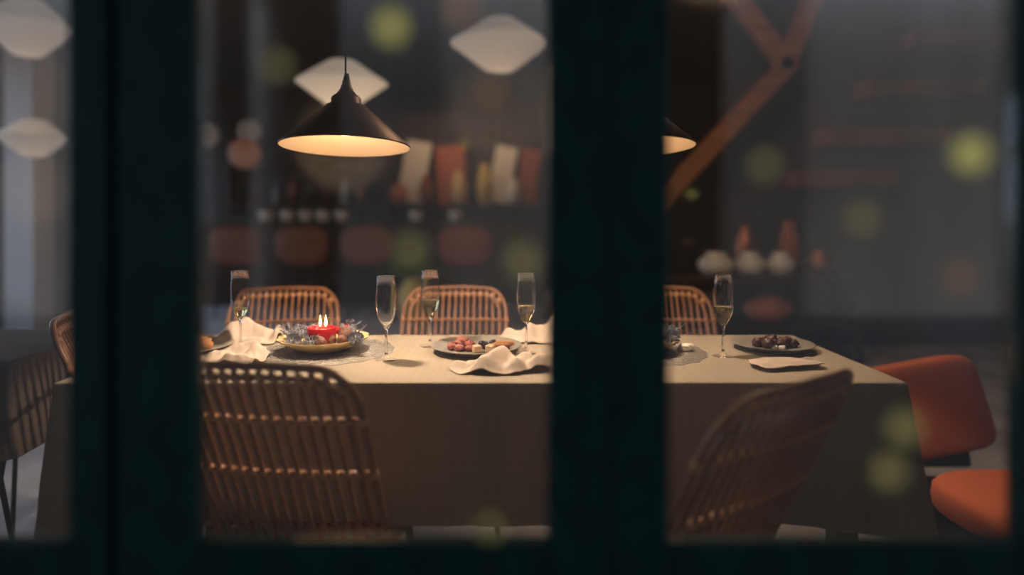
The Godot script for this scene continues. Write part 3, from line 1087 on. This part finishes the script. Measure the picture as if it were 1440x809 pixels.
# ---------- side table at the left, orange armchair ----------
func build_neighbours() -> void:
	var at := Vector3(-1.78, 0, -2.08)
	var t := thing("cafe_table", "small cloth-covered table on crossed black wire legs", "table", at)
	part("table_top", box(Vector3(0.62, 0.025, 0.5), 0.006), M.bar_wood, t, Vector3(0, TOP - 0.018, 0))
	for z in [-0.16, 0.16]:
		part("leg", tube([Vector3(0.27, TOP - 0.03, z), Vector3(0.15, 0.008, z)], 0.008, 8), M.black_metal, t)
		part("leg", tube([Vector3(0.14, TOP - 0.03, z), Vector3(0.28, 0.008, z)], 0.008, 8), M.black_metal, t)
		part("leg", tube([Vector3(-0.27, TOP - 0.03, z), Vector3(-0.15, 0.008, z)], 0.008, 8), M.black_metal, t)
		part("leg", tube([Vector3(0.02, TOP - 0.03, z), Vector3(-0.01, 0.008, z)], 0.008, 8), M.black_metal, t)
	solo("short_tablecloth", cloth(0.32, 0.26, 0.26, 0.03), M.brown_linen, "brown linen cloth over the small wire-legged table", "tablecloth", at + Vector3(0, TOP, 0))
	# orange lounge chair
	var c := thing("orange_lounge_chair", "low orange upholstered lounge chair beyond the table end", "armchair", Vector3(1.66, 0, -2.36))
	part("seat_cushion", pillow(Vector3(0.56, 0.15, 0.42), 0.6, 0.75), M.orange_fabric, c, Vector3(0.09, 0.185, 0.24))
	part("back_cushion", pillow(Vector3(0.52, 0.38, 0.14), 0.3, 0.3), M.orange_fabric, c, Vector3(0.03, 0.375, -0.24), Vector3(deg_to_rad(-12), 0, deg_to_rad(10)))
	part("frame", box(Vector3(0.56, 0.04, 0.62), 0.01), M.black_metal, c, Vector3(0.04, 0.095, 0.11))
	part("back_support", box(Vector3(0.5, 0.38, 0.03), 0.01), M.black_metal, c, Vector3(0.03, 0.3, -0.325), Vector3(deg_to_rad(-12), 0, 0))
	for x in [-0.2, 0.28]:
		for z in [-0.15, 0.36]:
			part("leg", tube([Vector3(x, 0.085, z), Vector3(x * 1.05, 0.004, z * 1.05)], [0.014, 0.01], 8), M.black_metal, c)


# ---------- background ----------
func shade_pendant(x: float, y: float, depth: float, r: float, h: float, m: Material, label: String, energy: float) -> void:
	var p := px(x, y, depth)
	var t := thing("fabric_pendant", label, "lamp", p, 0.0, "white fabric pendants at the back of the room")
	part("shade", lathe([Vector2(0, -h * 0.5), Vector2(r * 0.3, -h * 0.48), Vector2(r * 0.92, -h * 0.03), Vector2(r, 0.02 * h), Vector2(r * 0.92, h * 0.07), Vector2(r * 0.3, h * 0.48), Vector2(0, h * 0.5)], 40), m, t)
	part("cord", tube([Vector3(0, h * 0.48, 0), Vector3(0, CEIL - p.y + 0.01, 0)], 0.005, 6), M.cord_black, t)
	part("canopy", lathe([Vector2(0, CEIL - p.y - 0.03), Vector2(0.05, CEIL - p.y - 0.025), Vector2(0.055, CEIL - p.y), Vector2(0, CEIL - p.y)], 20), M.cord_black, t)
	if energy > 0:
		t.add_child(lamp_light(Vector3(0, -h * 0.5 - 0.3, 0), energy, Color8(255, 214, 170), r))


func bottle_mesh(h: float, r: float) -> ArrayMesh:
	return lathe([Vector2(0, 0), Vector2(r, 0), Vector2(r, h * 0.6), Vector2(r * 0.85, h * 0.68), Vector2(r * 0.38, h * 0.78), Vector2(r * 0.34, h * 0.95), Vector2(r * 0.42, h * 0.96), Vector2(r * 0.42, h), Vector2(0, h)], 16)


func vase_mesh(h: float, r: float) -> ArrayMesh:
	return lathe([Vector2(0, 0), Vector2(r * 0.55, 0), Vector2(r * 0.8, h * 0.12), Vector2(r, h * 0.42), Vector2(r * 0.88, h * 0.7), Vector2(r * 0.5, h * 0.88), Vector2(r * 0.6, h), Vector2(r * 0.5, h), Vector2(r * 0.42, h * 0.88), Vector2(0, h * 0.8)], 24)


func build_background() -> void:
	shade_pendant(481, 118, 5.0, 0.36, 0.37, M.shade_white, "white fabric pendant seen right behind the cone lamp", 0.42)
	shade_pendant(703, 63, 5.0, 0.395, 0.42, M.shade_dim, "wide white fabric pendant beside the timber post", 0.2)
	shade_pendant(38, 38, 5.4, 0.36, 0.5, M.shade_dim, "white fabric pendant by the left wall window", 0.12)
	shade_pendant(47, 194, 5.9, 0.30, 0.36, M.shade_dim, "low white fabric pendant before the white column", 0.12)

	shade_pendant(1010, -240, 3.0, 0.34, 0.3, M.shade_dim, "added unseen fabric pendant that lights the timber braces and the orange chair", 1.5)  # added above the view to light the braces, sideboard and orange chair
	# white column
	var col := structure("trim_2")
	var cp := px(42, 309, 6.6)
	slab("shaft", Vector3(0.30, CEIL, 0.30), Vector3(cp.x, CEIL / 2, cp.z), M.column_white, col)

	# bar counter
	var b := thing("bar_counter", "dark wood bar counter with vertical boards at the back", "bar", Vector3(-1.9, 0, -8.6))
	part("counter_top", box(Vector3(4.9, 0.06, 0.7), 0.01), M.bar_wood, b, Vector3(0, 1.10, 0))
	part("plinth", box(Vector3(4.7, 1.07, 0.44), 0.01), M.wall_dark, b, Vector3(0, 0.535, -0.05))
	for k in 20:
		part("board", box(Vector3(0.225, 1.02, 0.025), 0.004), M.bar_wood, b, Vector3(-2.25 + k * 0.2365, 0.545, 0.184))
	# bar stools with tan leather backs
	var s0: Node3D = null
	for x in [338.0, 432.0, 522.0, 655.0]:
		var p := px(x, 345, 7.6)
		var s: Node3D
		if s0 == null:
			s0 = thing("bar_stool", "bar stool with tan leather back before the bar counter", "stool", Vector3.ZERO, 0.0, "bar stools before the counter")
			part("backrest", pillow(Vector3(0.62, 0.44, 0.08), 0.6, 0.75), M.leather_tan, s0, Vector3(0, 0.86, 0.2))
			part("seat", pillow(Vector3(0.46, 0.1, 0.42), 0.4, 0.5), M.leather_tan, s0, Vector3(0, 0.66, 0))
			for lx in [-0.18, 0.18]:
				for lz in [-0.16, 0.16]:
					part("leg", tube([Vector3(lx, 0.62, lz), Vector3(lx * 1.2, 0.004, lz * 1.2)], 0.014, 8), M.black_metal, s0)
			part("footrest", tube([Vector3(-0.2, 0.22, -0.18), Vector3(0.2, 0.22, -0.18), Vector3(0.2, 0.22, 0.18), Vector3(-0.2, 0.22, 0.18)], 0.01, 6, true), M.black_metal, s0)
			s = s0
		else:
			s = copy_of(s0)
		s.position = Vector3(p.x, 0, p.z)
		if x > 640:
			s.set_meta("label", "bar stool with red-brown leather back near the timber post")
			for ch in s.get_children():
				if ch.name.begins_with("backrest") or ch.name.begins_with("seat"):
					ch.material_override = M.leather_red
	# cups on the counter
	var cup := lathe([Vector2(0, 0), Vector2(0.05, 0), Vector2(0.085, 0.05), Vector2(0.095, 0.15), Vector2(0.09, 0.15), Vector2(0.078, 0.05), Vector2(0, 0.02)], 20)
	for x in [374.0, 404.0, 430.0, 454.0, 480.0, 585.0, 640.0]:
		var p := px(x, 300, 8.5)
		solo("white_jug", cup, M.porcelain_white, "white porcelain pot standing on the bar counter", "pot", Vector3(p.x, 1.1305, p.z), Vector3.ZERO, "white pots on the bar counter")
	# back shelf
	var sh := thing("wall_shelf", "dark wood shelf rack on the back wall above the bar", "shelf", Vector3(-1.6, 0, ZB + 0.16))
	part("shelf_board", box(Vector3(5.6, 0.04, 0.3), 0.005), M.bar_wood, sh, Vector3(0, 1.38, 0))
	part("shelf_board", box(Vector3(2.4, 0.04, 0.3), 0.005), M.bar_wood, sh, Vector3(-1.58, 2.02, 0))
	for x in [-2.78, -0.38, 2.78]:
		part("upright", box(Vector3(0.04, 1.5, 0.3), 0.005), M.bar_wood, sh, Vector3(x, 2.0, 0))
	var leaning := [[582.0, 213.0, 0.40, 0.98, -0.17, "porcelain_white", "white painted board leaning on the lit shelf beside the clay board"], [634.0, 216.0, 0.46, 0.92, 0.06, "terracotta", "clay-red board leaning on the lit shelf between the white boards"], [706.0, 216.0, 0.34, 0.9, -0.2, "porcelain_white", "narrow white board leaning on the lit shelf behind the mustard jar"], [744.0, 214.0, 0.3, 0.86, -0.12, "terracotta", "clay-red board leaning at the end of the lit shelf"]]
	for v in leaning:
		var p := px(v[0], v[1], 9.9)
		var lift: float = absf(sin(v[4])) * v[2] / 2 + cos(v[4]) * v[3] / 2
		solo("leaning_board", box(Vector3(v[2], v[3], 0.03), 0.006), M[v[5]], v[6], "board", Vector3(p.x, 1.401 + lift, ZB + 0.05), Vector3(0, 0, v[4]), "boards leaning on the back shelf")
	var big := [[562.0, 0.32, 0.17, "terracotta", "squat clay jar before the white leaning board"], [600.0, 0.46, 0.13, "copper", "tall copper jar on the lit shelf"], [645.0, 0.5, 0.13, "bowl_cream", "slim cream jar before the clay-red board"], [682.0, 0.62, 0.15, "jar_yellow", "mustard yellow jar on the lit shelf"], [722.0, 0.4, 0.13, "porcelain_white", "small white vase beside the mustard jar"]]
	for v in big:
		var p := px(v[0], 300, 9.84)
		solo("shelf_vase", vase_mesh(v[1], v[2] * 0.85), M[v[3]], v[4], "vase", Vector3(p.x, 1.4005, ZB + 0.225), Vector3.ZERO, "vases on the back shelf")
	rng.seed = 5
	for k in 8:
		var h := rng.randf_range(0.3, 0.42)
		var p := px(340 + k * 24, 290, 9.84)
		var kind: String = ["bottle_green", "bottle_brown", "bottle_blue", "copper"][k % 4]
		var word: String = {"bottle_green": "dark green", "bottle_brown": "brown", "bottle_blue": "pale blue", "copper": "copper"}[kind]
		solo("shelf_bottle", bottle_mesh(h, 0.05), M[kind], word + " bottle standing on the lower back shelf", "bottle", Vector3(p.x, 1.4005, ZB + 0.18), Vector3.ZERO, word + " bottles on the back shelf")
	# added lamp strip, hidden from view, that brightens the right half of the shelf
	var sl := thing("added_shelf_lamp", "added warm strip lamp, hidden from view, brightening the vases", "lamp", Vector3(-0.75, 2.9, ZB + 0.75))
	part("housing", box(Vector3(2.2, 0.05, 0.08), 0.008), M.black_metal, sl)
	part("strip_screen", box(Vector3(2.3, 0.2, 0.02), 0.004), M.bar_wood, sl, Vector3(0, -0.06, 0.06))  # added board that hides the glowing strip from the camera
	part("diffuser", box(Vector3(2.16, 0.012, 0.06), 0.003), M.added_strip, sl, Vector3(0, -0.031, 0))
	for x in [-0.9, 0.9]:
		part("hanger", tube([Vector3(x, 0.02, 0), Vector3(x, CEIL - 2.9 + 0.01, 0)], 0.006, 6), M.black_metal, sl)
	var al := AreaLight3D.new()
	al.name = "added_lamp_panel"
	al.area_size = Vector2(2.1, 0.06)
	al.light_energy = 1.6
	al.light_color = Color8(255, 206, 160)
	al.shadow_enabled = true
	al.rotation = Vector3(deg_to_rad(-68), 0, 0)
	al.position = Vector3(0, -0.04, 0)
	sl.add_child(al)
	# globe lamps at the far left of the bar
	for g in [[290.0, 190.0, 0.17, "globe_white", "round white globe lamp over the bar end"], [351.0, 184.0, 0.16, "globe_white", "white globe lamp above the amber globe"], [344.0, 216.0, 0.2, "globe_amber", "amber glass globe lamp over the bar"]]:
		var p := px(g[0], g[1], 8.6 if g[3] == "globe_white" else 8.1)
		var t := thing("globe_lamp", g[4], "lamp", p, 0.0, "globe lamps over the bar")
		part("globe", blob(Vector3.ONE * g[2], 0.0, 1), M[g[3]], t)
		part("cord", tube([Vector3(0, g[2] - 0.005, 0), Vector3(0, CEIL - p.y + 0.01, 0)], 0.006, 6), M.cord_black, t)
	# potted plant and yellow jar behind the centre chair
	var pl := thing("potted_plant", "bushy green plant in a mustard pot beyond the dining chairs", "plant", px(583, 309, 7.0) * Vector3(1, 0, 1))
	part("pot", vase_mesh(0.55, 0.2), M.jar_yellow, pl)
	rng.seed = 9
	var lf := st()
	for k in 90:
		var a := rng.randf() * TAU
		var e := rng.randf_range(0.2, 1.3)
		var d := Vector3(cos(a) * cos(e), sin(e), sin(a) * cos(e))
		var side := d.cross(Vector3.UP).normalized()
		var o := Vector3(0, 0.52, 0)
		var l := rng.randf_range(0.25, 0.5)
		lf.set_smooth_group(-1)
		quad(lf, o, o + d * l * 0.5 + side * 0.04, o + d * l + Vector3(0, -0.08, 0), o + d * l * 0.5 - side * 0.04)
	var fo := part("foliage", done(lf), M.leaf_green, pl)
	fo.set_meta("kind", "stuff")

	# timber post with braces
	var tb := thing("timber_post", "timber post with a long diagonal brace and two upper struts", "beam", Vector3(px(856, 309, 5.0).x, 0, -5.0))
	var o := tb.position
	part("post", box(Vector3(0.17, CEIL, 0.17), 0.012), M.timber, tb, Vector3(0, CEIL / 2, 0))
	var joint := px(1106, 92, 5.0) - o
	for q in [["brace", px(866, 350, 5.0) - o, joint], ["strut", joint, px(1006, -40, 5.0) - o], ["strut", joint + Vector3(0, 0.02, -0.02), px(1158, -44, 5.0) - o]]:
		var a: Vector3 = q[1]
		var c: Vector3 = q[2]
		var d := (c - a)
		var bs := st()
		var yv := d.normalized()
		add_box(bs, Vector3(0.15, d.length() + 0.1, 0.12), (a + c) / 2, 0.012, Basis(Vector3(yv.y, -yv.x, 0), yv, Vector3(0, 0, 1)))
		part(q[0], done(bs), M.timber, tb)
	part("ceiling_beam", box(Vector3(2.8, 0.16, 0.2), 0.012), M.timber, tb, Vector3(1.3, CEIL - 0.08, 0))

	# stepped planks on the partition
	for q in [[1275.0, 1415.0, 57.0], [1214.0, 1372.0, 126.0], [1154.0, 1325.0, 193.0], [1112.0, 1252.0, 252.0]]:
		var a := px(q[0], q[2], 5.6)
		var c := px(q[1], q[2], 5.6)
		solo("wall_plank", box(Vector3(c.x - a.x, 0.15, 0.3), 0.012), M.plank_red, "reddish wooden plank shelf stepping up the dark partition", "shelf", Vector3((a.x + c.x) / 2, a.y, -5.63), Vector3.ZERO, "stepped plank shelves on the partition")
	# sideboard
	var top := 0.70
	var sb := thing("sideboard", "low dark sideboard with an open lower shelf before the partition", "sideboard", Vector3(2.05, 0, -5.2))
	part("board", box(Vector3(1.5, 0.05, 0.5), 0.008), M.bar_wood, sb, Vector3(0, top - 0.025, 0))
	part("shelf", box(Vector3(1.44, 0.04, 0.46), 0.008), M.bar_wood, sb, Vector3(0, 0.3, 0))
	for x in [-0.71, 0.71]:
		for z in [-0.21, 0.21]:
			part("leg", box(Vector3(0.05, top - 0.05, 0.05), 0.006), M.bar_wood, sb, Vector3(x, (top - 0.05) / 2, z))
	for q in [[1004.0, 0.15], [1052.0, 0.125], [1094.0, 0.115]]:
		var p := px(q[0], 380, 5.2)
		solo("soup_tureen", vase_mesh(0.19, q[1]), M.porcelain_white, "white porcelain tureen standing on the sideboard", "tureen", Vector3(p.x, top + 0.0005, -5.15), Vector3.ZERO, "white tureens on the sideboard")
	for q in [[1154.0, 0.2, 0.13], [1060.0, 0.42, 0.1]]:
		var p := px(q[0], 380, 5.2)
		solo("copper_pot", vase_mesh(q[1], q[2]), M.copper, ("squat" if q[1] < 0.3 else "tall") + " copper pot standing on the sideboard", "pot", Vector3(p.x, top + 0.0005, -5.22 if q[1] < 0.3 else -5.38), Vector3.ZERO, "copper pots on the sideboard")
	var pb := px(1078, 430, 5.2)
	solo("clay_basin", vase_mesh(0.22, 0.2), M.terracotta, "clay basin on the lower shelf of the sideboard", "basin", Vector3(pb.x, 0.3205, -5.18))
	var pv := px(1150, 335, 5.2)
	solo("clay_vase", vase_mesh(0.45, 0.09), M.terracotta, "tall clay vase at the end of the sideboard", "vase", Vector3(pv.x - 0.16, top + 0.0005, -5.38))


# ---------- fairy lights outside the window ----------
func build_fairy_lights() -> void:
	var d := 0.44
	var strings := [
		["string of frosted lime and amber bulbs before the middle window", [[550.0, 38.0, 0.0135, "bulb_lime"], [390.0, 92.0, 0.009, "bulb_olive"], [690.0, 132.0, 0.008, "bulb_amber"], [648.0, 12.0, 0.010, "bulb_amber"], [577.0, 352.0, 0.011, "bulb_olive"], [735.0, 368.0, 0.012, "bulb_olive"], [690.0, 742.0, 0.008, "bulb_olive"]]],
		["string of frosted lime and amber bulbs before the right window", [[1365.0, 217.0, 0.0145, "bulb_lime"], [1075.0, 232.0, 0.009, "bulb_olive"], [1212.0, 308.0, 0.009, "bulb_olive"], [1350.0, 390.0, 0.008, "bulb_amber"], [1272.0, 602.0, 0.013, "bulb_olive"], [1250.0, 664.0, 0.012, "bulb_olive"]]],
	]
	var y_top := 2.05
	for s in strings:
		var x0 := 9.0
		var x1 := -9.0
		var t := thing("fairy_light_string", s[0], "string lights", Vector3(0, 0, -d), 0.0, "fairy light strings outside the window")
		for q in s[1]:
			var p := px(q[0], q[1], d)
			var r: float = q[2] * 0.62
			x0 = minf(x0, p.x)
			x1 = maxf(x1, p.x)
			part("bulb", blob(Vector3(1, 1.1, 1) * r, 0.0, 1, 16, 10), M[q[3]], t, Vector3(p.x, p.y, 0))
			part("drop_wire", tube([Vector3(p.x, p.y + r, 0), Vector3(p.x, y_top, 0)], 0.0005, 5), M.cord_black, t)
		part("carrier_wire", tube([Vector3(x0 - 0.08, y_top + 0.03, -0.325), Vector3(x0 - 0.02, y_top, 0), Vector3(x1 + 0.02, y_top, 0), Vector3(x1 + 0.08, y_top + 0.03, -0.325)], 0.0015, 6), M.cord_black, t)


func _ready() -> void:
	set_up()
	make_materials()
	build_room()
	build_table()
	build_chairs()
	build_neighbours()
	build_pendants()
	build_plates()
	build_napkins()
	build_centrepieces()
	build_flutes()
	build_background()
	build_fairy_lights()
